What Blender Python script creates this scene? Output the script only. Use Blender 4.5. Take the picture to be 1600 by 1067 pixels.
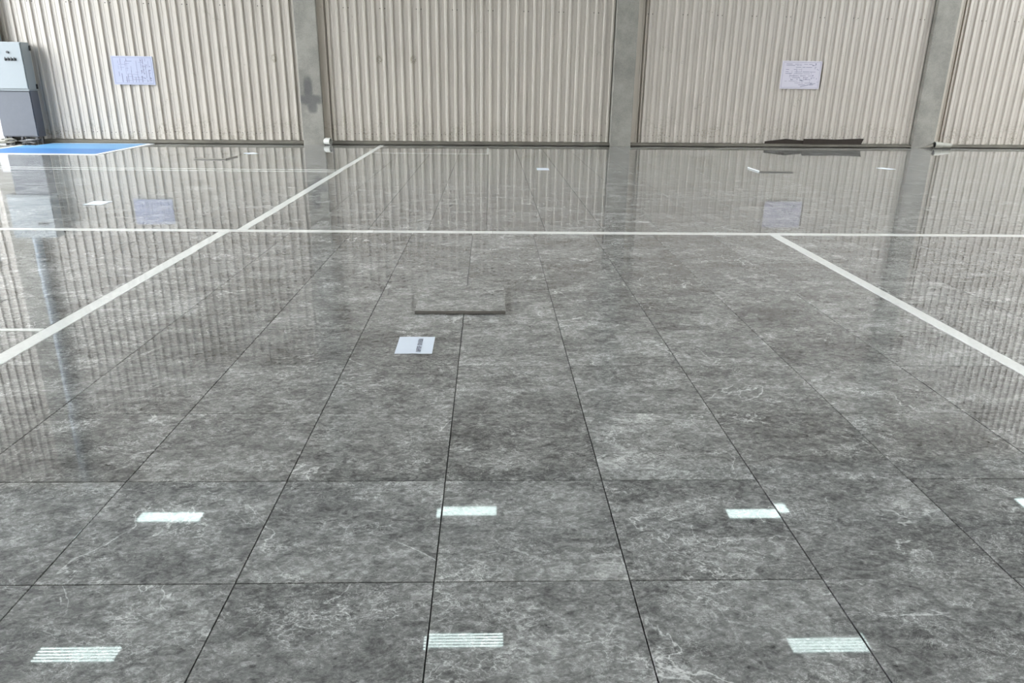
import bpy, bmesh, math, random
from mathutils import Vector, Matrix, noise

for o in list(bpy.data.objects):
    bpy.data.objects.remove(o)
scene = bpy.context.scene
COL = scene.collection
rng = random.Random(11)

# ------------------------------------------------------------------ camera
F_PX, PITCH, ROLL, YAW, CAM_H = 1145.38, 0.34185, 0.013085, 0.032671, 1.45
fwd = Vector((math.sin(YAW) * math.cos(PITCH), math.cos(YAW) * math.cos(PITCH), -math.sin(PITCH)))
r0 = Vector((math.cos(YAW), -math.sin(YAW), 0))
u0 = r0.cross(fwd)
cr = math.cos(ROLL) * r0 + math.sin(ROLL) * u0
cu = -math.sin(ROLL) * r0 + math.cos(ROLL) * u0
cam_data = bpy.data.cameras.new('camera')
cam_data.sensor_width = 36.0
cam_data.lens = 36.0 * F_PX / 1600.0
cam_data.clip_end = 500
cam = bpy.data.objects.new('camera', cam_data)
m = Matrix((cr, cu, -fwd)).transposed().to_4x4()
m.translation = (0, 0, CAM_H)
cam.matrix_world = m
COL.objects.link(cam)
scene.camera = cam

# ------------------------------------------------------------------ sky (even overcast light)
world = bpy.data.worlds.new('overcast_sky')
scene.world = world
world.use_nodes = True
bg = world.node_tree.nodes['Background']
bg.inputs['Color'].default_value = (0.90, 0.957, 1.0, 1)
bg.inputs['Strength'].default_value = 7.0

vs = scene.view_settings
vs.view_transform = 'Standard'
vs.look = 'None'
vs.exposure = 1.20
vs.gamma = 1.0
vs.use_curve_mapping = False

# ------------------------------------------------------------------ helpers
def link(o, parent=None):
    COL.objects.link(o)
    if parent is not None:
        o.parent = parent
    return o

def obj(name, bm, mat, parent=None, smooth=False, matrix=None):
    me = bpy.data.meshes.new(name)
    bmesh.ops.recalc_face_normals(bm, faces=bm.faces[:])
    bm.to_mesh(me)
    bm.free()
    if smooth:
        for p in me.polygons:
            p.use_smooth = True
    if mat is not None:
        for mm in (mat if isinstance(mat, (list, tuple)) else [mat]):
            me.materials.append(mm)
    o = bpy.data.objects.new(name, me)
    if matrix is not None:
        o.matrix_world = matrix
    return link(o, parent)

def empty(name, matrix=None, parent=None):
    o = bpy.data.objects.new(name, None)
    o.empty_display_size = 0.1
    if matrix is not None:
        o.matrix_world = matrix
    return link(o, parent)

def tag(o, label=None, cat=None, group=None, kind=None):
    if label: o['label'] = label
    if cat: o['category'] = cat
    if group: o['group'] = group
    if kind: o['kind'] = kind
    return o

def box(bm, x0, x1, y0, y1, z0, z1, mi=0):
    v = [bm.verts.new(p) for p in ((x0, y0, z0), (x1, y0, z0), (x1, y1, z0), (x0, y1, z0),
                                   (x0, y0, z1), (x1, y0, z1), (x1, y1, z1), (x0, y1, z1))]
    for f in ((3, 2, 1, 0), (4, 5, 6, 7), (0, 1, 5, 4), (1, 2, 6, 5), (2, 3, 7, 6), (3, 0, 4, 7)):
        bm.faces.new([v[i] for i in f]).material_index = mi
    return v

def bbox(x0, x1, y0, y1, z0, z1, bev=0.0, seg=2):
    bm = bmesh.new()
    box(bm, x0, x1, y0, y1, z0, z1)
    if bev:
        bmesh.ops.bevel(bm, geom=bm.edges[:], offset=bev, segments=seg, affect='EDGES', profile=0.5)
    return bm

def tube(bm, pts, r, n=10, cap=True, radii=None):
    pts = [Vector(p) for p in pts]
    rings = []
    up = Vector((0, 0, 1))
    for i, p in enumerate(pts):
        d = (pts[min(i + 1, len(pts) - 1)] - pts[max(i - 1, 0)]).normalized()
        a = d.cross(up)
        if a.length < 1e-3:
            a = d.cross(Vector((1, 0, 0)))
        a.normalize()
        b = d.cross(a).normalized()
        rr = radii[i] if radii else r
        rings.append([bm.verts.new(p + rr * (math.cos(t) * a + math.sin(t) * b))
                      for t in [2 * math.pi * k / n for k in range(n)]])
    for i in range(len(rings) - 1):
        for k in range(n):
            bm.faces.new((rings[i][k], rings[i][(k + 1) % n], rings[i + 1][(k + 1) % n], rings[i + 1][k]))
    if cap:
        bm.faces.new(rings[0])
        bm.faces.new(rings[-1])

# ------------------------------------------------------------------ material tools
class NT:
    def __init__(self, name):
        self.m = bpy.data.materials.new(name)
        self.m.use_nodes = True
        self.t = self.m.node_tree
        self.b = self.t.nodes['Principled BSDF']
    def n(self, typ, **kw):
        nd = self.t.nodes.new(typ)
        for k, v in kw.items():
            setattr(nd, k, v)
        return nd
    def l(self, a, b):
        self.t.links.new(a, b)
    def val(self, sock, v):
        if hasattr(v, 'is_output'):
            self.l(v, sock)
        else:
            sock.default_value = v
    def math(self, op, a, b=0.0, c=0.0, clamp=False):
        nd = self.n('ShaderNodeMath', operation=op, use_clamp=clamp)
        for i, v in enumerate((a, b, c)):
            self.val(nd.inputs[i], v)
        return nd.outputs[0]
    def vmath(self, op, a, b):
        nd = self.n('ShaderNodeVectorMath', operation=op)
        self.val(nd.inputs[0], a)
        self.val(nd.inputs[3] if op == 'SCALE' else nd.inputs[1], b)
        return nd.outputs[0]
    def noise(self, vec, scale, detail=4, rough=0.55, dist=0.0, col=False):
        nd = self.n('ShaderNodeTexNoise')
        self.l(vec, nd.inputs['Vector'])
        nd.inputs['Scale'].default_value = scale
        nd.inputs['Detail'].default_value = detail
        nd.inputs['Roughness'].default_value = rough
        nd.inputs['Distortion'].default_value = dist
        return nd.outputs['Color' if col else 'Fac']
    def ramp(self, fac, stops):
        nd = self.n('ShaderNodeValToRGB')
        self.l(fac, nd.inputs[0])
        e = nd.color_ramp.elements
        while len(e) < len(stops):
            e.new(0.5)
        for el, (p, c) in zip(e, stops):
            el.position = p
            el.color = (c, c, c, 1) if isinstance(c, (int, float)) else (*c, 1)
        return nd.outputs[0]
    def maprange(self, v, a, b, c=0.0, d=1.0, smooth=True):
        nd = self.n('ShaderNodeMapRange', interpolation_type='SMOOTHSTEP' if smooth else 'LINEAR')
        self.l(v, nd.inputs['Value'])
        for k, x in zip(('From Min', 'From Max', 'To Min', 'To Max'), (a, b, c, d)):
            nd.inputs[k].default_value = x
        return nd.outputs['Result']
    def mix(self, fac, a, b, mode='MIX'):
        nd = self.n('ShaderNodeMix', data_type='RGBA', blend_type=mode)
        self.val(nd.inputs['Factor'], fac)
        self.val(nd.inputs['A'], a if hasattr(a, 'is_output') else (*a, 1))
        self.val(nd.inputs['B'], b if hasattr(b, 'is_output') else (*b, 1))
        return nd.outputs['Result']
    def coord(self, kind='Object'):
        return self.n('ShaderNodeTexCoord').outputs[kind]
    def bump(self, h, strength=0.2, dist=0.01):
        nd = self.n('ShaderNodeBump')
        nd.inputs['Strength'].default_value = strength
        nd.inputs['Distance'].default_value = dist
        self.l(h, nd.inputs['Height'])
        self.l(nd.outputs[0], self.b.inputs['Normal'])
    def set(self, col=None, rough=None, metal=None, ior=None):
        if col is not None: self.val(self.b.inputs['Base Color'], col if hasattr(col, 'is_output') else (*col, 1))
        if rough is not None: self.val(self.b.inputs['Roughness'], rough)
        if metal is not None: self.b.inputs['Metallic'].default_value = metal
        if ior is not None: self.b.inputs['IOR'].default_value = ior
        return self.m

def plain(name, col, rough=0.5, metal=0.0, var=0.12, scale=9.0):
    t = NT(name)
    f = t.noise(t.coord(), scale, 5, 0.6)
    lo = tuple(c * (1 - var) for c in col)
    hi = tuple(min(1, c * (1 + var)) for c in col)
    return t.set(t.mix(f, lo, hi), rough, metal)

def mat_marble():
    t = NT('grey_breccia_marble')
    oi = t.n('ShaderNodeObjectInfo').outputs['Random']
    isl = t.n('ShaderNodeNewGeometry').outputs['Random Per Island']
    rnd = t.math('FRACT', t.math('ADD', oi, t.math('MULTIPLY', isl, 7.31)))
    cmb = t.n('ShaderNodeCombineXYZ')
    t.l(t.math('MULTIPLY', rnd, 61.7), cmb.inputs[0])
    t.l(t.math('MULTIPLY', t.math('FRACT', t.math('MULTIPLY', rnd, 17.3)), 47.1), cmb.inputs[1])
    t.l(t.math('MULTIPLY', rnd, 23.9), cmb.inputs[2])
    p0 = t.vmath('ADD', t.coord(), cmb.outputs[0])
    mp = t.n('ShaderNodeMapping')
    t.l(p0, mp.inputs['Vector'])
    mp.inputs['Rotation'].default_value = (0, 0, math.radians(-38))
    mp.inputs['Scale'].default_value = (0.78, 1.15, 1.0)
    p = mp.outputs[0]
    warp = t.vmath('SCALE', t.vmath('SUBTRACT', t.noise(p, 13.0, 5, 0.6, col=True), (0.5, 0.5, 0.5)), 0.14)
    pw = t.vmath('ADD', p, warp)
    cloud = t.noise(p, 3.0, 4, 0.55, 0.4)
    mott = t.noise(p, 21.0, 8, 0.68, 1.2)
    fine = t.noise(p, 85.0, 6, 0.75)
    v = t.math('MULTIPLY_ADD', cloud, 0.66, -0.35)
    v = t.math('ADD', v, t.math('MULTIPLY_ADD', mott, 0.95, -0.475))
    v = t.math('ADD', v, t.math('MULTIPLY_ADD', fine, 0.80, -0.40))
    # angular fragments
    vo = t.n('ShaderNodeTexVoronoi', feature='F1')
    t.l(pw, vo.inputs['Vector'])
    vo.inputs['Scale'].default_value = 38.0
    sp = t.n('ShaderNodeSeparateColor')
    t.l(vo.outputs['Color'], sp.inputs[0])
    v = t.math('ADD', v, t.math('MULTIPLY_ADD', sp.outputs[0], 0.16, -0.08))
    # pale outlines round the fragments
    ve = t.n('ShaderNodeTexVoronoi', feature='DISTANCE_TO_EDGE')
    t.l(pw, ve.inputs['Vector'])
    ve.inputs['Scale'].default_value = 27.0
    edge = t.maprange(ve.outputs['Distance'], 0.0, 0.075, 1.0, 0.0)
    em = t.maprange(t.noise(p, 6.0, 4, 0.6), 0.47, 0.66)
    v = t.math('ADD', v, t.math('MULTIPLY', t.math('MULTIPLY', edge, em), 0.36))
    # fine crinkled veins
    f1 = t.math('ABSOLUTE', t.math('SUBTRACT', t.noise(p, 17.0, 6, 0.62, 1.6), 0.5))
    fv = t.math('MULTIPLY', t.maprange(f1, 0.0, 0.022, 1.0, 0.0), t.maprange(t.noise(p, 4.0, 3, 0.5), 0.45, 0.62))
    v = t.math('ADD', v, t.math('MULTIPLY', fv, 0.32))
    f3 = t.math('ABSOLUTE', t.math('SUBTRACT', t.noise(pw, 46.0, 5, 0.6, 1.0), 0.5))
    v = t.math('ADD', v, t.math('MULTIPLY', t.math('MULTIPLY', t.maprange(f3, 0.0, 0.030, 1.0, 0.0), t.maprange(mott, 0.36, 0.58)), 0.26))
    d3 = t.maprange(t.noise(p, 42.0, 4, 0.6), 0.62, 0.72)
    v = t.math('SUBTRACT', v, t.math('MULTIPLY', d3, 0.22))
    # a few long veins
    f2 = t.math('ABSOLUTE', t.math('SUBTRACT', t.noise(p0, 1.5, 6, 0.55, 0.7), 0.5))
    lv = t.math('MULTIPLY', t.maprange(f2, 0.0, 0.0065, 1.0, 0.0), t.maprange(t.noise(p0, 2.2, 2, 0.5), 0.46, 0.60))
    v = t.math('ADD', v, t.math('MULTIPLY', lv, 0.42))
    # tile-to-tile tone
    v = t.math('ADD', v, t.math('MULTIPLY_ADD', t.math('FRACT', t.math('MULTIPLY', rnd, 41.9)), 0.12, -0.06))
    v = t.math('ADD', v, 0.42)
    col = t.ramp(v, [(0.0, (0.044, 0.0435, 0.042)), (0.25, (0.122, 0.1215, 0.116)), (0.50, (0.245, 0.243, 0.232)),
                     (0.72, (0.41, 0.407, 0.39)), (1.0, (0.70, 0.70, 0.68))])
    rough = t.maprange(t.noise(p0, 5.0, 4, 0.6), 0.3, 0.7, 0.015, 0.035)
    return t.set(col, rough, ior=1.72)

def mat_white_marble():
    t = NT('white_marble')
    p = t.coord()
    f = t.noise(p, 30, 6, 0.65, 0.6)
    col = t.ramp(f, [(0.3, (0.76, 0.76, 0.72)), (0.55, (0.83, 0.83, 0.79)), (0.8, (0.88, 0.88, 0.85))])
    return t.set(col, 0.16)

def mat_cladding(name='cream_sheet_metal', prints=(), tint=(1, 1, 1)):
    t = NT(name)
    p = t.n('ShaderNodeNewGeometry').outputs['Position']
    s = t.n('ShaderNodeSeparateXYZ')
    t.l(p, s.inputs[0])
    z = s.outputs[2]
    base = t.mix(t.noise(p, 1.3, 3, 0.5), tuple(a * b for a, b in zip((0.432, 0.393, 0.347), tint)),
                 tuple(a * b for a, b in zip((0.497, 0.455, 0.404), tint)))
    # grime with its own outlines: speckled splash band low down, scattered scuffs
    low = t.maprange(z, 0.08, 0.95, 1.0, 0.0)
    sp = t.maprange(t.noise(p, 22, 5, 0.7), 0.45, 0.63)
    sp2 = t.maprange(t.noise(p, 3.1, 4, 0.6), 0.42, 0.66)
    g = t.math('MULTIPLY', t.math('MULTIPLY', sp, low), t.math('MULTIPLY_ADD', sp2, 0.92, 0.08))
    sc = t.math('MULTIPLY', t.maprange(t.noise(p, 1.7, 4, 0.65, 0.8), 0.62, 0.72), t.maprange(t.noise(p, 30, 4, 0.7), 0.48, 0.62))
    g = t.math('MAXIMUM', g, t.math('MULTIPLY', sc, 0.7))
    for (px, pz) in prints:          # greenish rosette-shaped dirty marks
        dx = t.math('SUBTRACT', s.outputs[0], px)
        dz = t.math('SUBTRACT', z, pz)
        r = t.math('SQRT', t.math('ADD', t.math('MULTIPLY', dx, dx), t.math('MULTIPLY', t.math('MULTIPLY', dz, dz), 0.6)))
        ring = t.math('MULTIPLY', t.maprange(t.math('ABSOLUTE', t.math('SUBTRACT', r, 0.045)), 0.0, 0.045, 1, 0),
                      t.maprange(t.noise(p, 45, 3, 0.6), 0.42, 0.52))
        g = t.math('MAXIMUM', g, ring)
    col = t.mix(t.math('MULTIPLY', g, 0.82), base, (0.20, 0.175, 0.12))
    return t.set(col, 0.42)

def mat_concrete(name, col, smudge=None):
    t = NT(name)
    p = t.n('ShaderNodeNewGeometry').outputs['Position']
    a = t.noise(p, 2.0, 6, 0.62)
    b = t.noise(p, 38, 5, 0.7)
    k = t.math('ADD', t.math('MULTIPLY', a, 0.65), t.math('MULTIPLY', b, 0.35))
    base = t.mix(t.maprange(k, 0.3, 0.7), tuple(c * 0.70 for c in col), tuple(c * 1.22 for c in col))
    pit = t.maprange(t.noise(p, 17, 4, 0.75), 0.66, 0.72)
    base = t.mix(t.math('MULTIPLY', pit, 0.55), base, tuple(c * 0.35 for c in col))
    if smudge:
        s = t.n('ShaderNodeSeparateXYZ')
        t.l(p, s.inputs[0])
        wob = t.math('MULTIPLY_ADD', t.noise(p, 14, 5, 0.65), 0.20, -0.10)
        tot = None
        for (cx, cz, hx, hz, soft) in smudge:
            ex = t.math('DIVIDE', t.math('ABSOLUTE', t.math('SUBTRACT', s.outputs[0], cx)), hx)
            ez = t.math('DIVIDE', t.math('ABSOLUTE', t.math('SUBTRACT', s.outputs[2], cz)), hz)
            d = t.math('ADD', t.math('POWER', ex, 3.0), t.math('POWER', ez, 3.0))
            d = t.math('ADD', d, t.math('MULTIPLY', wob, 6.0))
            mk = t.maprange(d, 1.0 - soft, 1.0 + soft, 1.0, 0.0)
            tot = mk if tot is None else t.math('MAXIMUM', tot, mk)
        base = t.mix(t.math('MULTIPLY', tot, 0.66), base, (0.055, 0.055, 0.06))
    t.bump(b, 0.25, 0.006)
    return t.set(base, 0.85)

def mat_emit(name, col, strength):
    t = NT(name)
    t.b.inputs['Emission Color'].default_value = (*col, 1)
    t.b.inputs['Emission Strength'].default_value = strength
    return t.set((0.8, 0.8, 0.8), 0.3)

M = {
    'marble': mat_marble(),
    'white_marble': mat_white_marble(),
    'clad': mat_cladding(prints=((-4.82, 1.86), (-2.50, 1.86), (-1.74, 1.87))),
    'flash': mat_cladding('cream_flashing', tint=(0.86, 0.84, 0.80)),
    'concrete': mat_concrete('column_concrete', (0.236, 0.224, 0.198)),
    'concrete_mark': mat_concrete('column_concrete_marked', (0.236, 0.224, 0.198),
                                  smudge=((-4.06, 0.985, 0.235, 0.11, 0.9), (-4.10, 1.17, 0.095, 0.30, 0.9), (-4.03, 0.87, 0.11, 0.17, 0.9))),
    'slab': mat_concrete('slab_concrete', (0.055, 0.055, 0.053)),
    'curb': mat_concrete('curb_concrete', (0.155, 0.142, 0.115)),
    'ground': mat_concrete('yard_concrete', (0.30, 0.30, 0.29)),
    'roof': plain('roof_sheet', (0.5, 0.51, 0.51), 0.6),
    'steel': plain('painted_steel', (0.22, 0.23, 0.24), 0.5),
    'paper': plain('white_paper', (0.68, 0.73, 0.80), 0.75, var=0.02),
    'paper_warm': plain('lavender_paper', (0.50, 0.475, 0.535), 0.75, var=0.03),
    'paper_cool': plain('cool_paper', (0.335, 0.35, 0.445), 0.75, var=0.03),
    'ink': plain('grey_ink', (0.12, 0.12, 0.16), 0.8),
    'ink_pale': plain('pale_ink', (0.165, 0.165, 0.22), 0.8),
    'board': plain('poster_backing', (0.46, 0.45, 0.46), 0.7),
    'blue': plain('blue_film', (0.045, 0.165, 0.40), 0.45, var=0.06, scale=2),
    'blue_pale': plain('pale_blue_film', (0.10, 0.265, 0.47), 0.45, var=0.06, scale=2),
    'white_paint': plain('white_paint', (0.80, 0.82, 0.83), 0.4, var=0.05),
    'cab_light': plain('light_grey_enamel', (0.215, 0.238, 0.25), 0.42, var=0.03),
    'cab_dark': plain('dark_grey_enamel', (0.075, 0.080, 0.096), 0.5, var=0.12),
    'black': plain('black_plastic', (0.018, 0.018, 0.02), 0.45),
    'red': plain('red_plastic', (0.52, 0.05, 0.04), 0.35),
    'wood': plain('dark_brown_wood', (0.022, 0.0145, 0.010), 0.9, var=0.4, scale=14),
    'pvc': plain('white_pvc', (0.42, 0.42, 0.385), 0.35, var=0.05),
    'pipe_grey': plain('grey_plastic_pipe', (0.24, 0.232, 0.195), 0.5, var=0.2),
    'pipe_blue': plain('pale_blue_downpipe', (0.22, 0.255, 0.29), 0.55, var=0.05),
    'pipe_brown': plain('brown_conduit', (0.30, 0.22, 0.20), 0.5),
    'screw': plain('screw_head', (0.10, 0.09, 0.08), 0.5),
    'housing': plain('lamp_housing', (0.10, 0.11, 0.11), 0.35, var=0.03),
    'tube': mat_emit('fluorescent_tube', (0.80, 1.0, 0.97), 6.0),
    'stone_edge': plain('sawn_stone_edge', (0.25, 0.232, 0.21), 0.8, var=0.25, scale=30),
}

# ------------------------------------------------------------------ wall frame: s along the wall, n into the wall, z up
WY, WA = 17.838, 0.054363
MW = Matrix.Translation((0, WY, 0)) @ Matrix.Rotation(math.atan(WA), 4, 'Z')
def wall_y(x): return WY + WA * x

# ------------------------------------------------------------------ ground outside, floor slab
g = obj('ground', bbox(-120, 120, -120, 120, -0.6, -0.14), M['ground']); tag(g, kind='structure')
floor = obj('floor', bbox(-19.5, 21.5, -12.5, 19.3, -0.14, -0.021), M['slab'])
tag(floor, kind='structure')

# tiles --------------------------------------------------------------
PT, GX, GY, TH = 0.60369, 0.0042, 0.0029, 0.02
X0, Y0 = -0.16809, 1.8747
def add_slab(bm, w, d, ch=0.0012, th=TH):
    """chamfered slab centred on the origin, top at z=0; returns nothing"""
    a, b = w / 2, d / 2
    rings = []
    for (ix, z) in ((0.0, -th), (0.0, -ch), (ch, 0.0)):
        rings.append([bm.verts.new((sx * (a - ix), sy * (b - ix), z)) for sx, sy in ((-1, -1), (1, -1), (1, 1), (-1, 1))])
    for i in range(2):
        for k in range(4):
            bm.faces.new((rings[i][k], rings[i][(k + 1) % 4], rings[i + 1][(k + 1) % 4], rings[i + 1][k]))
    bm.faces.new(rings[2])
    bm.faces.new(rings[0][::-1])

tiles = []                      # (x0, x1, y0, y1)
def grid(xs, ys, keep=lambda x0, x1, y0, y1: True):
    for i in range(len(xs) - 1):
        for j in range(len(ys) - 1):
            if keep(xs[i], xs[i + 1], ys[j], ys[j + 1]):
                tiles.append((xs[i], xs[i + 1], ys[j], ys[j + 1]))
STRIP_Y0, STRIP_Y1 = 7.310, 7.425
rows_c = [Y0 + PT * k for k in range(-4, 10)]
rows_c[-1] = STRIP_Y0
grid([X0 + PT * k for k in range(-4, 6)], rows_c)                                   # middle bay
in_view = lambda x0, x1, y0, y1: min(abs(x0), abs(x1)) < 0.80 * max(y1, 0.8) + 2.0
grid([2.952 + PT * k for k in range(0, 12)], rows_c, in_view)                       # right bay
left_cols = [-2.692 - PT * k for k in range(8, -1, -1)]
rows_l1 = [4.290] + [4.93 + 0.607 * k for k in range(0, 4)] + [STRIP_Y0]
grid(left_cols, rows_l1, in_view)                                                   # left bay
grid(left_cols, [4.235 - PT * k for k in range(6, -1, -1)], in_view)
def far_rows(y_start, x, cuts=()):
    ys = [y_start[0]]
    y = y_start[1]
    end = wall_y(x) - 0.01
    while y < end - 0.08:
        ys.append(y)
        y += PT
    ys.append(end)
    return ys
far_x = [-2.447 + PT * k for k in range(0, 29)]
for i in range(len(far_x) - 1):
    xa, xb = far_x[i], far_x[i + 1]
    ys = far_rows((STRIP_Y1, 7.96), xa)
    if xb < -0.02:          # thin pale inlay across this part
        yy = [y for y in ys if abs(y - 15.74) > 0.12]
        lo = [y for y in yy if y < 15.74] + [15.72]
        hi = [15.76] + [y for y in yy if y > 15.76]
        grid((xa, xb), lo); grid((xa, xb), hi)
    else:
        grid((xa, xb), ys, in_view)
farl_x = [-2.552 - PT * k for k in range(20, -1, -1)]
for i in range(len(farl_x) - 1):
    xa, xb = farl_x[i], farl_x[i + 1]
    ys = far_rows((STRIP_Y1, 8.11), xa)
    yy = [y for y in ys if y < 12.25] + [12.37]
    grid((xa, xb), yy, in_view)
    grid((xa, xb), (12.42, 12.62), in_view)
    yy = [12.67] + [y for y in ys if y > 12.85]
    grid((xa, xb), yy, in_view)

def project(x, y):
    d = Vector((x, y, -CAM_H))
    z = d.dot(fwd)
    if z < 0.2: return None
    return 800 + F_PX * d.dot(cr) / z, 533.5 - F_PX * d.dot(cu) / z
def px_area(t):
    x0, x1, y0, y1 = t
    q = [project(*c) for c in ((x0, y0), (x1, y0), (x1, y1), (x0, y1))]
    if None in q: return 0.0
    q = [(min(1600, max(0, a)), min(1067, max(0, b))) for a, b in q]
    return abs(sum(q[i][0] * q[(i + 1) % 4][1] - q[(i + 1) % 4][0] * q[i][1] for i in range(4))) / 2
order = sorted(tiles, key=px_area, reverse=True)
single, rest = order[:296], order[296:]
# slight unevenness of the loosely laid slabs (degrees about x, about y); a few chosen slabs lie visibly off level
SPECIAL = {(2, 0): (0.30, 0.0)}
mesh_cache = {}
def tile_mesh(w, d):
    key = (round(w, 4), round(d, 4))
    if key not in mesh_cache:
        bm = bmesh.new()
        add_slab(bm, *key)
        me = bpy.data.meshes.new('tile')
        bmesh.ops.recalc_face_normals(bm, faces=bm.faces[:])
        bm.to_mesh(me); bm.free()
        me.materials.append(M['marble'])
        mesh_cache[key] = me
    return mesh_cache[key]
def tilt(t):
    cx, cy = (t[0] + t[1]) / 2, (t[2] + t[3]) / 2
    key = (round((cx - X0) / PT - 0.5), round((cy - Y0) / PT - 0.5))
    if -2.6 < cx < 2.9 and cy < STRIP_Y0 and key in SPECIAL:
        return SPECIAL[key]
    f = 0.045 if cy < STRIP_Y0 else 0.022
    return rng.gauss(0, f), rng.gauss(0, f)
for t in single:
    o = bpy.data.objects.new('tile', tile_mesh(t[1] - t[0] - GX, t[3] - t[2] - GY))
    ax, ay = tilt(t)
    o.location = ((t[0] + t[1]) / 2, (t[2] + t[3]) / 2, 0)
    o.rotation_euler = (math.radians(ax), math.radians(ay), 0)
    link(o, floor)
bm = bmesh.new()
for t in rest:
    n0 = len(bm.verts)
    add_slab(bm, t[1] - t[0] - GX, t[3] - t[2] - GY)
    bm.verts.ensure_lookup_table()
    ax, ay = tilt(t)
    mt = Matrix.Translation(((t[0] + t[1]) / 2, (t[2] + t[3]) / 2, 0)) @ Matrix.Rotation(math.radians(ax), 4, 'X') @ Matrix.Rotation(math.radians(ay), 4, 'Y')
    bmesh.ops.transform(bm, matrix=mt, verts=bm.verts[n0:])
o = obj('distant_tiles', bm, M['marble'], floor)
tag(o, kind='stuff')

# white marble strips between the bays --------------------------------
def strip(x0, x1, y0, y1, name='border_strip'):
    bm = bmesh.new()
    add_slab(bm, x1 - x0 - 0.002, y1 - y0 - 0.002)
    bmesh.ops.translate(bm, verts=bm.verts[:], vec=(0, 0, 0.0012))
    o = obj(name, bm, M['white_marble'], floor)
    o.location = ((x0 + x1) / 2, (y0 + y1) / 2, 0)
    o.rotation_euler = (0, 0, math.radians(rng.uniform(-0.06, 0.06)))
    tag(o, 'white marble border strip')
def strip_y(x0, x1, ys):
    for a, b in zip(ys, ys[1:]): strip(x0, x1, a, b)
def strip_x(y0, y1, xs):
    for a, b in zip(xs, xs[1:]): strip(a, b, y0, y1)
strip_y(-2.690, -2.587, [-0.5, 0.1, 1.3, 2.5, 3.72, 4.93, 6.13, STRIP_Y0 - 0.003])
strip_y(2.853, 2.950, [-0.5, 0.7, 1.9, 3.1, 4.32, 4.92, 6.12, STRIP_Y0 - 0.003])
strip_y(-2.550, -2.450, [STRIP_Y1 + 0.003, 8.6, 9.8, 11.0, 12.2, 13.4, 14.6, 15.8, 17.0, wall_y(-2.5) - 0.02])
strip_x(STRIP_Y0, STRIP_Y1, [-9.7, -8.5, -7.3, -6.1, -4.9, -3.7, -2.5, -1.62, -1.17, 0.03, 1.23, 2.43, 3.63, 4.83, 6.03, 7.23, 8.43])
strip_x(4.237, 4.288, [-6.3, -5.1, -3.9, -2.695])
strip_x(12.375, 12.415, [-10.9, -9.7, -8.5, -7.3, -6.1, -4.9, -3.7, -2.555])
strip_x(12.625, 12.665, [-10.9, -9.7, -8.5, -7.3, -6.1, -4.9, -3.7, -2.555])
strip_x(15.725, 15.755, [-2.445, -1.24, -0.04])
o = None

# ------------------------------------------------------------------ back wall
wall = obj('wall_back', bbox(-19.2, 21.2, 0.34, 0.5, -0.02, 9.0), M['concrete'], matrix=MW)
tag(wall, kind='structure')
COLS = [(-17.7, .48), (-10.92, .48), (-4.055, .475), (3.115, .50), (10.71, .56), (18.2, .56)]
ZB, ZT, NP = 0.085, 8.8, 0.13
def profile(ribs, s0, s1, knock):
    """points (s, n) of the sheet's front between s0 and s1"""
    pts = []
    for c in ribs:
        pts += [(c - 0.036, 0), (c - 0.020, -0.042), (c + 0.018, -0.042), (c + 0.032, 0),
                (c + 0.080, 0), (c + 0.088, -0.005), (c + 0.112, -0.005), (c + 0.120, 0)]
    pts = sorted(pts)
    def at(s):
        for (a, na), (b, nb) in zip(pts, pts[1:]):
            if a <= s <= b:
                return na + (nb - na) * (s - a) / max(1e-9, b - a)
        return 0.0
    return [(s0, at(s0))] + [q for q in pts if s0 + 1e-4 < q[0] < s1 - 1e-4] + [(s1, at(s1))]
def sheet_mesh(ribs, s0, s1):
    bm = bmesh.new()
    pr = profile(ribs, s0, s1, 0)
    a = [bm.verts.new((s, NP + n, ZB)) for s, n in pr]
    b = [bm.verts.new((s, NP + n, ZT)) for s, n in pr]
    c = [bm.verts.new((s, NP + n + 0.002, ZT)) for s, n in pr]
    d = [bm.verts.new((s, NP + n + 0.002, ZB)) for s, n in pr]
    for i in range(len(pr) - 1):
        bm.faces.new((a[i], a[i + 1], b[i + 1], b[i]))
        bm.faces.new((c[i], c[i + 1], d[i + 1], d[i]))
    return bm
def screws_mesh(spots):
    bm = bmesh.new()
    for s, z, r in spots:
        ring = [bm.verts.new((s + r * math.cos(k * math.pi / 3), NP - 0.001, z + r * math.sin(k * math.pi / 3))) for k in range(6)]
        top = [bm.verts.new((v.co.x * 0.4 + s * 0.6, NP - 0.010, v.co.z * 0.4 + z * 0.6)) for v in ring]
        for k in range(6):
            bm.faces.new((ring[k], ring[(k + 1) % 6], top[(k + 1) % 6], top[k]))
        bm.faces.new(top)
    return bm
full_sheet = {}
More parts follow.
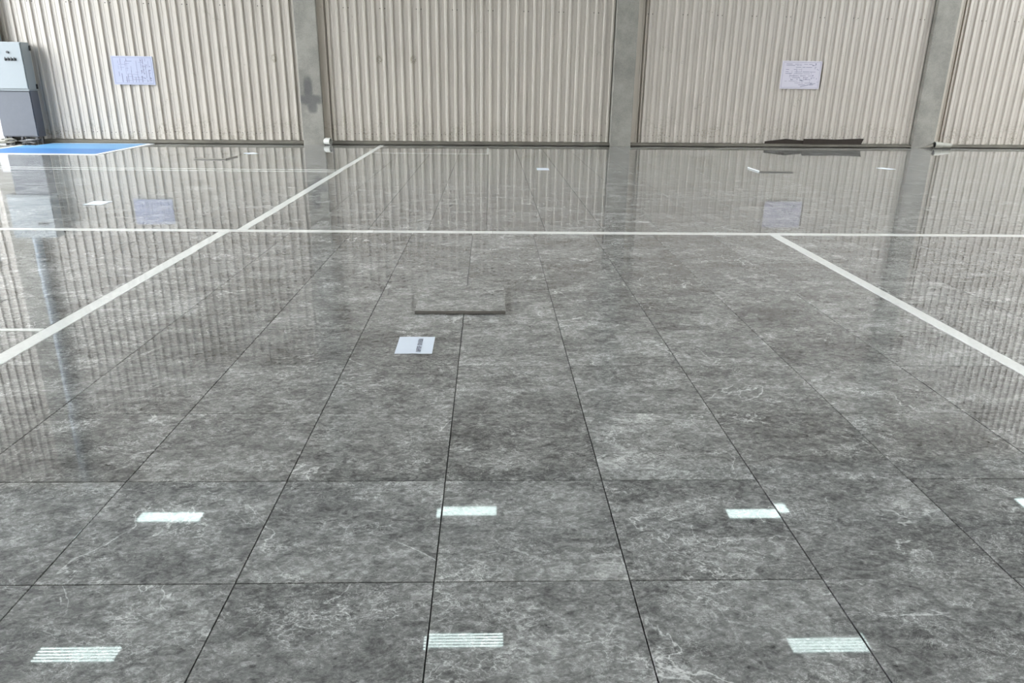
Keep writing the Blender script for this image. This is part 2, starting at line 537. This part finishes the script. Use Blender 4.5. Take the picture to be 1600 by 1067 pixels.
def bay(s0, s1, lap, pitch):
    w = 4 * pitch
    k0 = math.floor((s0 - lap) / w) - 1
    k = k0
    while True:
        c = lap + k * w
        k += 1
        a, b = c - pitch / 2, c + w - pitch / 2
        if a >= s1: break
        if b <= s0: continue
        ca, cb = max(a, s0), min(b, s1)
        if cb - ca < 0.02: continue
        spots = []
        for i in range(4):
            rc = c + i * pitch
            if i == 0:
                for z in (2.92, 4.5, 6.0):
                    spots += [(rc - 0.050, z, 0.013), (rc + 0.055, z, 0.013)]
            for q in (0.055, 0.145) if i in (0, 2) else (0.06,):
                spots.append((rc + q, 0.245 + 0.012 * ((i * 7 + k) % 3 - 1), 0.010))
        spots = [q for q in spots if ca + 0.02 < q[0] < cb - 0.02]
        whole = ca == a and cb == b
        if whole and pitch in full_sheet:
            me, ms = full_sheet[pitch]
            o = bpy.data.objects.new('cladding_sheet', me)
            link(o, wall)
            o.location = (c, 0, 0)
            q = bpy.data.objects.new('screw_heads', ms)
            link(q, o); tag(q, kind='stuff')
        else:
            o = obj('cladding_sheet', sheet_mesh([i * pitch for i in range(-1, 5)], ca - c, cb - c), M['clad'], wall)
            o.location = (c, 0, 0)
            if spots:
                q = obj('screw_heads', screws_mesh([(s - c, z, r) for s, z, r in spots]), M['screw'], o)
                tag(q, kind='stuff')
                if whole: full_sheet[pitch] = (o.data, q.data)
edges = [-19.2] + [e for c, w in COLS for e in (c - w / 2, c + w / 2)] + [21.2]
laps = {1: (-9.83, 0.200), 2: (-9.83, 0.200), 3: (-1.585, 0.200), 4: (6.93, 0.204), 5: (14.2, 0.206), 0: (-9.83, 0.2), 6: (14.2, 0.206)}
for i in range(0, len(edges), 2):
    lap, pitch = laps[i // 2]
    bay(edges[i], edges[i + 1], lap, pitch)
for c, w in COLS[1:]:        # dirty flat flashing on the right of every column
    e = c + w / 2
    bm = bmesh.new()
    box(bm, e + 0.004, e + 0.13, NP - 0.052, NP - 0.048, ZB, ZT)
    box(bm, e + 0.13, e + 0.150, NP - 0.062, NP - 0.030, ZB, ZT)
    box(bm, e + 0.205, e + 0.225, NP - 0.052, NP - 0.0, ZB, ZT)
    obj('flashing', bm, M['flash'], wall)

# columns
for i, (c, w) in enumerate(COLS):
    o = obj('column', bbox(c - w / 2, c + w / 2, -0.02, 0.32, -0.02, 9.0, 0.012), M['concrete_mark'] if i == 2 else M['concrete'], matrix=MW)
    if i not in (1, 2, 3, 4): tag(o, kind='structure', label='grey concrete column at the far ' + ('left' if i == 0 else 'right') + ' end of the back wall', cat='column', group='concrete columns along the wall')
    else:
        tag(o, ['grey concrete column behind the electrical cabinet at the left',
                'grey concrete column with a dark cross-shaped smudge',
                'plain grey concrete column in the middle of the corrugated wall',
                'grey concrete column right of the brown planks'][i - 1], 'column', 'concrete columns along the wall', 'structure')

# curb: pieces between the columns, with a thin angle on top
for i in range(len(edges) // 2):
    a, b = edges[2 * i], edges[2 * i + 1]
    bm = bmesh.new()
    box(bm, a + 0.002, b - 0.002, 0.07, 0.335, -0.02, 0.022)
    box(bm, a + 0.002, b - 0.002, 0.0, 0.335, 0.022, 0.052)
    box(bm, a + 0.002, b - 0.002, 0.035, 0.335, 0.052, 0.062)
    box(bm, a + 0.002, b - 0.002, 0.02, 0.335, 0.062, 0.078)
    o = obj('baseboard_back', bm, M['curb'], matrix=MW)
    tag(o, kind='structure')

# ------------------------------------------------------------------ other walls and roof: out of view, extents and openings shaped for the light
YF, RZ = -12.0, 9.0
o = obj('unseen_wall_right', bbox(21.0, 21.2, YF, 18.9, -0.02, 7.2), M['clad']); tag(o, kind='structure')  # unseen; top lowered to let light in above it
o = obj('added_wall_front', bbox(-15.0, 21.2, YF - 0.2, YF, -0.02, RZ), M['clad']); tag(o, kind='structure')  # added behind the view to cut frontal light on the back wall
# roof covers the middle; open left side and right gap invented to admit daylight
RX0, RX1, RY0 = -15.0, 16.6, YF
o = obj('added_wall_left', bbox(-15.0, -14.8, YF, 3.0, -0.02, RZ), M['clad']); tag(o, kind='structure')  # unseen, added to keep side light off the near floor
o = obj('unseen_ceiling', bbox(RX0, RX1, RY0, 19.3, RZ, RZ + 0.06), M['roof']); tag(o, kind='structure')
for k, y in enumerate((-8, -4, 0, 4, 8, 12, 15.5)):
    bm = bmesh.new()
    box(bm, RX0, 20.9, y - 0.06, y + 0.06, RZ - 0.20, RZ - 0.001)
    box(bm, RX0, 20.9, y - 0.12, y + 0.12, RZ - 0.22, RZ - 0.20)
    obj('purlin', bm, M['steel'], o)

# ------------------------------------------------------------------ ceiling lamps (five tubes each), reflected in the polished floor
def make_lamp():
    root = empty('ceiling_lamp')
    bm = bmesh.new()
    v = [(-0.14, 0.0), (-0.10, 0.055), (0.10, 0.055), (0.14, 0.0)]
    a = [bm.verts.new((-0.60, y, z + 0.022)) for y, z in v]
    b = [bm.verts.new((0.60, y, z + 0.022)) for y, z in v]
    for i in range(3):
        bm.faces.new((a[i], a[i + 1], b[i + 1], b[i]))
    bm.faces.new(a); bm.faces.new(b)
    bm.faces.new((a[0], a[3], b[3], b[0]))
    obj('housing', bm, M['housing'], root)
    for k in range(5):
        y = -0.116 + 0.058 * k
        bm = bmesh.new()
        tube(bm, [(-0.56, y, 0), (0.56, y, 0)], 0.0075, 8)
        obj('tube', bm, M['tube'], root, smooth=False)
    for s in (-1, 1):
        bm = bmesh.new()
        box(bm, s * 0.58 - 0.02, s * 0.58 + 0.02, -0.135, 0.135, -0.015, 0.022)
        obj('end_cap', bm, M['housing'], root)
        bm = bmesh.new()
        tube(bm, [(s * 0.4, 0, 0.07), (s * 0.4, 0, 2.90)], 0.006, 6)
        obj('suspension_rod', bm, M['steel'], root)
    return root
lamp0 = make_lamp()
lamp_spots = [(-5.68, 8.25), (-0.36, 8.42), (4.85, 8.30), (-5.75, 11.60), (-0.42, 11.75), (4.98, 11.60), (10.75, 12.0)]
lamp_words = ['nearest row, left of the frame', 'nearest row, in the middle', 'nearest row, at the right',
              'farther row, left', 'farther row, middle', 'farther row, right of middle', 'farther row, rightmost']
for i, (x, y) in enumerate(lamp_spots):
    if i == 0:
        r = lamp0
    else:
        r = lamp0.copy(); COL.objects.link(r)
        for ch in [q for q in bpy.data.objects if q.parent == lamp0]:
            c2 = ch.copy(); COL.objects.link(c2); c2.parent = r
    r.location = (x, y, 6.08)
    tag(r, 'five-tube hanging lamp mirrored in the floor, ' + lamp_words[i], 'lamp', 'fluorescent ceiling lamps')

# ------------------------------------------------------------------ loose slabs lying on the floor
def loose_slab(x0, x1, y0, y1, rz, label, seed):
    w, d = x1 - x0, y1 - y0
    bm = bmesh.new()
    add_slab(bm, w, d, ch=0.0015, th=0.021)
    bm.faces.ensure_lookup_table()
    for f in bm.faces:
        f.material_index = 0 if f.normal.z > 0.9 or len(f.verts) == 4 and abs(f.calc_center_median().z) < 1e-6 else 1
    o = obj('loose_tile', bm, [M['marble'], M['stone_edge']])
    o.location = ((x0 + x1) / 2, (y0 + y1) / 2, 0.0235)
    o.rotation_euler = (0, 0, math.radians(rz))
    tag(o, label, 'tile', 'loose tiles lying on the laid floor')
    return o
loose_slab(-0.490, 0.104, 4.602, 5.200, 0.3, 'grey marble tile lying loose on the floor behind the sheet of paper', 1)
loose_slab(-5.48, -4.88, 14.10, 14.70, -3.0, 'grey marble tile lying loose near the blue film at the left', 2)
o = loose_slab(4.70, 5.30, 12.92, 13.52, 0.6, 'grey marble tile with a brightly lit left edge lying loose below the right wall poster', 3)
tag(obj('grazing_light_band', bbox(-0.304, -0.3005, -0.299, 0.299, -0.0205, -0.0005), M['white_paint'], o), 'grazing light on the left edge, as a white band')  # white band stands in for grazing light on the tile's left side

# ------------------------------------------------------------------ sheets of paper on the floor
def sheet(cx, cy, w, d, rz, label, marks=True):
    bm = bmesh.new()
    nx, ny = 6, 8
    gridv = [[bm.verts.new((-w / 2 + w * i / nx, -d / 2 + d * j / ny,
                            0.0022 + 0.0022 * max(0.0, noise.noise(Vector((i * 0.6 + cx, j * 0.5, cy)))))) for j in range(ny + 1)] for i in range(nx + 1)]
    for i in range(nx):
        for j in range(ny):
            bm.faces.new((gridv[i][j], gridv[i + 1][j], gridv[i + 1][j + 1], gridv[i][j + 1]))
    ext = bmesh.ops.extrude_face_region(bm, geom=bm.faces[:])
    bmesh.ops.translate(bm, verts=[v for v in ext['geom'] if isinstance(v, bmesh.types.BMVert)], vec=(0, 0, -0.0006))
    o = obj('paper_sheet', bm, M['paper'])
    o.location = (cx, cy, 0)
    o.rotation_euler = (0, 0, math.radians(rz))
    tag(o, label, 'paper')
    if marks:       # one upright line of bold capitals, too blurred in the photograph to read
        bm = bmesh.new()
        r2 = random.Random(5)
        y = -0.118
        for word in (6, 7):
            for k in range(word):
                hgt = 0.0135
                x0, x1 = 0.012, 0.038
                z0, z1 = 0.0046, 0.0048
                box(bm, x0, x1, y, y + 0.0032, z0, z1)
                if r2.random() < 0.75: box(bm, x0, x1, y + hgt - 0.005, y + hgt - 0.0018, z0, z1)
                if r2.random() < 0.65: box(bm, x0, x0 + 0.0055, y, y + hgt - 0.002, z0, z1)
                if r2.random() < 0.5: box(bm, x1 - 0.0055, x1, y, y + hgt - 0.002, z0, z1)
                if r2.random() < 0.5: box(bm, (x0 + x1) / 2 - 0.003, (x0 + x1) / 2 + 0.003, y, y + hgt - 0.002, z0, z1)
                y += hgt + 0.0028
            y += 0.012
        obj('printed_line', bm, M['ink'], o)
sheet(-0.428, 4.003, 0.210, 0.287, 0.5, 'white paper sheet with one line of print in front of the loose tile')
sheet(-4.712, 9.00, 0.215, 0.295, 1.5, 'white paper sheet left of the poster reflection near the cabinet', False)
sheet(0.925, 13.05, 0.210, 0.33, -2, 'small white paper sheet far back in front of the middle column', False)
sheet(7.325, 13.65, 0.200, 0.28, 28, 'white paper sheet lying askew far back at the right', False)
sheet(-4.82, 15.35, 0.210, 0.29, 38, 'small white paper sheet just behind the left loose tile', False)

# ------------------------------------------------------------------ blue film at the left
bm = bmesh.new()
def prism(bm, poly, z0, z1):
    a = [bm.verts.new((x, y, z0)) for x, y in poly]
    b = [bm.verts.new((x, y, z1)) for x, y in poly]
    n = len(poly)
    for i in range(n):
        bm.faces.new((a[i], a[(i + 1) % n], b[(i + 1) % n], b[i]))
    bm.faces.new(a[::-1]); bm.faces.new(b)
mat = empty('blue_film', Matrix.Translation((-10.2, 16, 0)))
tag(mat, 'bright blue protective film with white edging on the floor below the cabinet', 'film')
def mpart(name, poly, z0, z1, m):
    bm = bmesh.new(); prism(bm, [(x + 10.2, y - 16) for x, y in poly], z0, z1)
    return obj(name, bm, m, mat)
mpart('near_panel', [(-10.03, 14.86), (-7.66, 14.86), (-7.66, 15.98), (-10.03, 15.98)], 0.0025, 0.006, M['blue'])
mpart('far_panel', [(-10.03, 15.985), (-7.66, 15.985), (-7.72, 17.30), (-9.80, 17.19), (-9.80, 16.62), (-10.03, 16.62)], 0.0025, 0.006, M['blue_pale'])
mpart('white_edging', [(-10.13, 14.74), (-7.56, 14.74), (-7.56, 14.855), (-10.13, 14.855)], 0.0025, 0.007, M['white_paint'])
mpart('white_edging', [(-7.655, 14.86), (-7.56, 14.86), (-7.60, 17.38), (-7.70, 17.36)], 0.0025, 0.007, M['white_paint'])
mpart('white_edging', [(-9.80, 17.195), (-7.72, 17.305), (-7.72, 17.39), (-9.80, 17.275)], 0.0025, 0.007, M['white_paint'])

mpart('white_edging', [(-10.13, 14.86), (-10.035, 14.86), (-10.035, 16.6), (-10.13, 16.6)], 0.0025, 0.007, M['white_paint'])
# short white stone set upright in the far joint
strip(-0.068, -0.024, 15.77, 17.2)

# ------------------------------------------------------------------ posters (large printed drawings on boards)
def poster(s0, s1, z0, z1, skew, mpaper, label, style):
    root = empty('wall_poster', MW @ Matrix.Translation(((s0 + s1) / 2, NP - 0.043, z0)))
    tag(root, label, 'poster')
    w, hh = s1 - s0, z1 - z0
    def slab(bm, x0, x1, zz0, zz1, n0, n1):
        v = box(bm, x0, x1, n0, n1, zz0, zz1)
        for q in v: q.co.z += skew * q.co.x
    bm = bmesh.new(); slab(bm, -w / 2, w / 2, 0, hh, -0.016, -0.002)
    obj('backing_board', bm, M['board'], root)
    bm = bmesh.new(); slab(bm, -w / 2 + 0.002, w / 2 - 0.002, 0.002, hh - 0.002, -0.0185, -0.0165)
    obj('sheet', bm, mpaper, root)
    r2 = random.Random(style)
    def lines(name, rects, m):
        bm = bmesh.new()
        for x0, x1, a, b in rects:
            slab(bm, x0 - w / 2, x1 - w / 2, a, b, -0.0194, -0.0187)
        return obj(name, bm, m, root)
    t = 0.005
    frame = [(0.03, w - 0.03, 0.03, 0.03 + t), (0.03, w - 0.03, hh - 0.03 - t, hh - 0.03), (0.03, 0.03 + t, 0.03, hh - 0.03), (w - 0.03 - t, w - 0.03, 0.03, hh - 0.03)]
    if style == 1:
        fine = list(frame)
        for x in (0.13, 0.19, 0.28, 0.315, 0.40, 0.47, 0.53, 0.61, 0.66, 0.71, 0.77):
            y = 0.05
            while y < hh - 0.08:
                L = r2.uniform(0.06, 0.2)
                if r2.random() < 0.75: fine.append((x + r2.uniform(-.006, .006), x + r2.uniform(.006, .011), y, min(y + L, hh - 0.05)))
                y += L + r2.uniform(0.01, 0.06)
        for k in range(16):
            x = r2.uniform(0.12, 0.66); y = r2.uniform(0.08, hh - 0.1)
            fine.append((x, x + r2.uniform(0.05, 0.16), y, y + t))
        bold = [(0.40, 0.60, 0.105, 0.112), (0.395, 0.402, 0.11, 0.3), (0.52, 0.527, 0.15, 0.5)]
        for k in range(12):
            x = r2.uniform(0.58, 0.80); y = r2.uniform(0.06, 0.17)
            bold.append((x, x + r2.uniform(0.012, 0.04), y, y + r2.uniform(0.008, 0.022)))
        for k in range(14):
            x = r2.uniform(0.60, 0.80); y = r2.uniform(0.2, hh - 0.08)
            bold.append((x, x + r2.uniform(0.008, 0.02), y, y + r2.uniform(0.008, 0.03)))
    else:
        fine = list(frame)
        for y in (0.09, 0.13, 0.17, 0.21, 0.25, 0.29, 0.34, 0.38, 0.43, 0.48, 0.52, 0.55):
            x = 0.10
            while x < w - 0.22:
                L = r2.uniform(0.05, 0.22)
                if r2.random() < 0.72: fine.append((x, min(x + L, w - 0.14), y, y + r2.uniform(.006, .011)))
                x += L + r2.uniform(0.01, 0.08)
        for k in range(14):
            x = r2.uniform(0.2, 0.75); y = r2.uniform(0.1, 0.4)
            fine.append((x, x + t, y, y + r2.uniform(0.04, 0.12)))
        bold = []
        for k in range(10):
            x = 0.50 + 0.036 * k
            bold.append((x, x + 0.045, 0.052 + 0.0075 * k, 0.062 + 0.0075 * k))
        for k in range(12):
            x = r2.uniform(0.72, 0.90); y = r2.uniform(0.08, hh - 0.06)
            bold.append((x, x + r2.uniform(0.01, 0.03), y, y + r2.uniform(0.008, 0.03)))
        for k in range(7):
            x = r2.uniform(0.2, 0.6); y = r2.uniform(0.17, 0.23)
            bold.append((x, x + r2.uniform(0.02, 0.06), y, y + 0.012))
    tag(lines('fine_drawing_lines', fine, M['ink_pale']), kind='stuff')
    tag(lines('bold_drawing_lines', bold, M['ink_pale']), kind='stuff')
poster(-8.32, -7.44, 1.26, 1.855, 0.0, M['paper_cool'], 'bluish printed plan on a board at the left of the corrugated wall', 1)
poster(6.905, 7.875, 1.345, 1.972, 0.0, M['paper_warm'], 'lavender printed drawing on a board above the brown planks', 2)

# ------------------------------------------------------------------ electrical cabinet at the left
CS = -9.94         # right side of the cabinet along the wall
cab = empty('electrical_cabinet', MW @ Matrix.Translation((CS, -0.02, 0)))
tag(cab, 'tall electrical cabinet, light grey above and dark grey below, beside the wall', 'cabinet')
obj('upper_box', bbox(-0.95, 0.0, -0.31, 0.02, 1.13, 2.09, 0.008), M['cab_light'], cab)
door = obj('upper_door', bbox(-0.935, -0.012, -0.335, -0.312, 1.155, 2.075, 0.006), M['cab_light'], cab)
for x, mm in ((-0.47, 'red'), (-0.28, 'black')):
    bm = bmesh.new(); tube(bm, [(x, -0.336, 1.885), (x, -0.362, 1.885)], 0.024, 12)
    obj('push_button', bm, M[mm], door)
for k in range(4):
    x = -0.345 + 0.062 * k
    b = obj('rotary_switch', bbox(x - 0.024, x + 0.024, -0.352, -0.3355, 1.722, 1.762, 0.004), M['black'], door)
    obj('switch_lever', bbox(x - 0.006, x + 0.006, -0.366, -0.3525, 1.712, 1.790, 0.002), M['black'], b)
obj('drip_lip', bbox(-0.955, 0.012, -0.345, 0.02, 1.112, 1.129, 0.003), M['cab_light'], cab)
low = obj('lower_box', bbox(-0.74, 0.0, -0.30, 0.02, 0.155, 1.111, 0.008), M['cab_dark'], cab)
obj('lower_door', bbox(-0.725, -0.014, -0.315, -0.301, 0.175, 1.095, 0.004), M['cab_dark'], cab)
for x in (-0.70, -0.36, -0.05):
    for y in (-0.27, -0.06):
        obj('foot', bbox(x - 0.025, x + 0.025, y - 0.025, y + 0.025, 0.0, 0.154, 0.004), M['black'], cab)
for z in (1.20, 1.98):
    obj('hinge', bbox(0.001, 0.022, -0.02, 0.03, z - 0.05, z + 0.05, 0.004), M['black'], cab)

# pale downpipe beside the column behind the cabinet (seen mirrored in the floor)
bm = bmesh.new(); tube(bm, [(0, 0, 2.12), (0, 0, 8.9)], 0.095, 16)
o = obj('downpipe', bm, M['pipe_blue'], matrix=MW @ Matrix.Translation((-10.56, -0.06, 0)), smooth=False)
tag(o, 'pale blue vertical downpipe rising beside the left column above the cabinet', 'pipe')

# white board leaning behind the lower cabinet on its left
o = obj('white_board', bbox(-0.25, 0.0, -0.012, 0.012, 0.0, 0.62, 0.003), M['board'],
        matrix=MW @ Matrix.Translation((CS - 0.78, -0.16, 0.002)) @ Matrix.Rotation(math.radians(-6), 4, 'X'))
tag(o, 'white board standing on the floor left of the dark lower cabinet', 'board')

# conduit and tangled cables under the cabinet
bm = bmesh.new(); tube(bm, [(-2.2, 0, 0.07), (-1.5, 0, 0.072), (-0.93, 0, 0.075)], 0.028, 10)
o = obj('conduit_pipe', bm, M['pipe_brown'], matrix=MW @ Matrix.Translation((CS, -0.45, -0.04)), smooth=True)
tag(o, 'brown conduit pipe running along the floor in front of the cabinet', 'pipe')
for idx, (mm, lab, ox) in enumerate((('pipe_grey', 'tangled grey cable bundle under the cabinet, left heap', -0.66), ('black', 'tangled black cable bundle under the cabinet, right heap', -0.16))):
    root = empty('cable_bundle', MW @ Matrix.Translation((CS + ox, -0.42, 0.003)))
    tag(root, lab, 'cable', 'cables under the cabinet')
    r2 = random.Random(idx + 3)
    for k in range(6):
        pts = []
        ph = r2.uniform(0, 6.28); R = r2.uniform(0.06, 0.13); sq = r2.uniform(0.5, 0.8)
        for q in range(26):
            a = ph + q * 0.42
            pts.append((R * 1.35 * math.cos(a) + 0.035 * math.sin(2.3 * a + k) + (k % 3 - 1) * 0.05,
                        sq * R * math.sin(a), 0.026 + 0.016 * k * 0.75 + 0.011 * math.sin(1.7 * a + k) + 0.011))
        bm = bmesh.new(); tube(bm, pts, 0.013, 7)
        obj('cable', bm, M['board'] if (k % 3 == 1) else M[mm], root, smooth=True)

# ------------------------------------------------------------------ pipe ends on the floor by the columns
def lathe(bm, prof, n=20):
    rings = [[bm.verts.new((x, r * math.cos(2 * math.pi * k / n), r * math.sin(2 * math.pi * k / n))) for k in range(n)] for x, r in prof]
    for i in range(len(rings) - 1):
        for k in range(n):
            bm.faces.new((rings[i][k], rings[i][(k + 1) % n], rings[i + 1][(k + 1) % n], rings[i + 1][k]))
root = empty('pipe_stub', MW @ Matrix.Translation((-3.74, -0.13, 0.082)) @ Matrix.Rotation(math.radians(-20), 4, 'Z'))
tag(root, 'white plastic pipe cap lying at the foot of the smudged column', 'pipe cap')
bm = bmesh.new(); lathe(bm, [(-0.085, 0.001), (-0.083, 0.030), (-0.072, 0.055), (-0.05, 0.072), (-0.02, 0.078), (0.045, 0.078)])
obj('dome', bm, M['pvc'], root, smooth=True)
bm = bmesh.new(); lathe(bm, [(0.045, 0.078), (0.047, 0.081), (0.085, 0.081), (0.086, 0.070), (0.0, 0.068)])
obj('socket_rim', bm, M['pvc'], root)
root = empty('pipe_offcut', MW @ Matrix.Translation((10.93, -0.13, 0.088)) @ Matrix.Rotation(math.radians(3), 4, 'Y'))
tag(root, 'grey plastic pipe offcut on the floor by the rightmost column', 'pipe')
bm = bmesh.new(); lathe(bm, [(0.02, 0.066), (0.0, 0.068), (0.0, 0.080), (0.16, 0.079), (0.20, 0.066), (0.42, 0.064), (0.42, 0.055), (0.05, 0.06)])
obj('pipe_body', bm, M['pipe_grey'], root, smooth=False)
bm = bmesh.new(); lathe(bm, [(0.03, 0.001), (0.03, 0.066)])
obj('dark_bore', bm, M['black'], root)
# torn film scrap draped from the column foot to the pipe
bm = bmesh.new()
rowsv = []
for i in range(7):
    u = i / 6
    z = 0.004 + 0.115 * u ** 1.6
    rowsv.append([bm.verts.new((-0.36 + 0.34 * u, -0.10 - 0.05 * v + 0.01 * math.sin(5 * u + v), z * (1 - 0.45 * v) + 0.002)) for v in (0, 0.5, 1)])
for i in range(6):
    for k in range(2):
        bm.faces.new((rowsv[i][k], rowsv[i + 1][k], rowsv[i + 1][k + 1], rowsv[i][k + 1]))
ext = bmesh.ops.extrude_face_region(bm, geom=bm.faces[:])
bmesh.ops.translate(bm, verts=[v for v in ext['geom'] if isinstance(v, bmesh.types.BMVert)], vec=(0, 0, 0.004))
o = obj('film_scrap', bm, M['curb'], matrix=MW @ Matrix.Translation((10.91, -0.02, 0)))
tag(o, 'crumpled grey film scrap between the rightmost column and the pipe offcut', 'scrap')

# ------------------------------------------------------------------ brown planks on the curb
def plank(poly, n0, n1, label):
    bm = bmesh.new()
    a = [bm.verts.new((s, n0, z)) for s, z in poly]
    b = [bm.verts.new((s, n1, z)) for s, z in poly]
    n = len(poly)
    for i in range(n):
        bm.faces.new((a[i], a[(i + 1) % n], b[(i + 1) % n], b[i]))
    bm.faces.new(a); bm.faces.new(b[::-1])
    o = obj('plank', bm, M['wood'], matrix=MW)
    tag(o, label, 'plank', 'brown planks on the curb')
plank([(6.70, 0.079), (7.70, 0.079), (7.70, 0.155), (7.22, 0.195), (6.70, 0.135)], 0.040, 0.062, 'dark brown tapering plank on the curb, left of the longer one')
plank([(7.64, 0.079), (9.13, 0.079), (9.18, 0.215), (8.75, 0.200), (8.45, 0.188), (8.1, 0.200), (7.66, 0.200)], 0.006, 0.034, 'long dark brown plank on the curb, overlapping the tapering one')
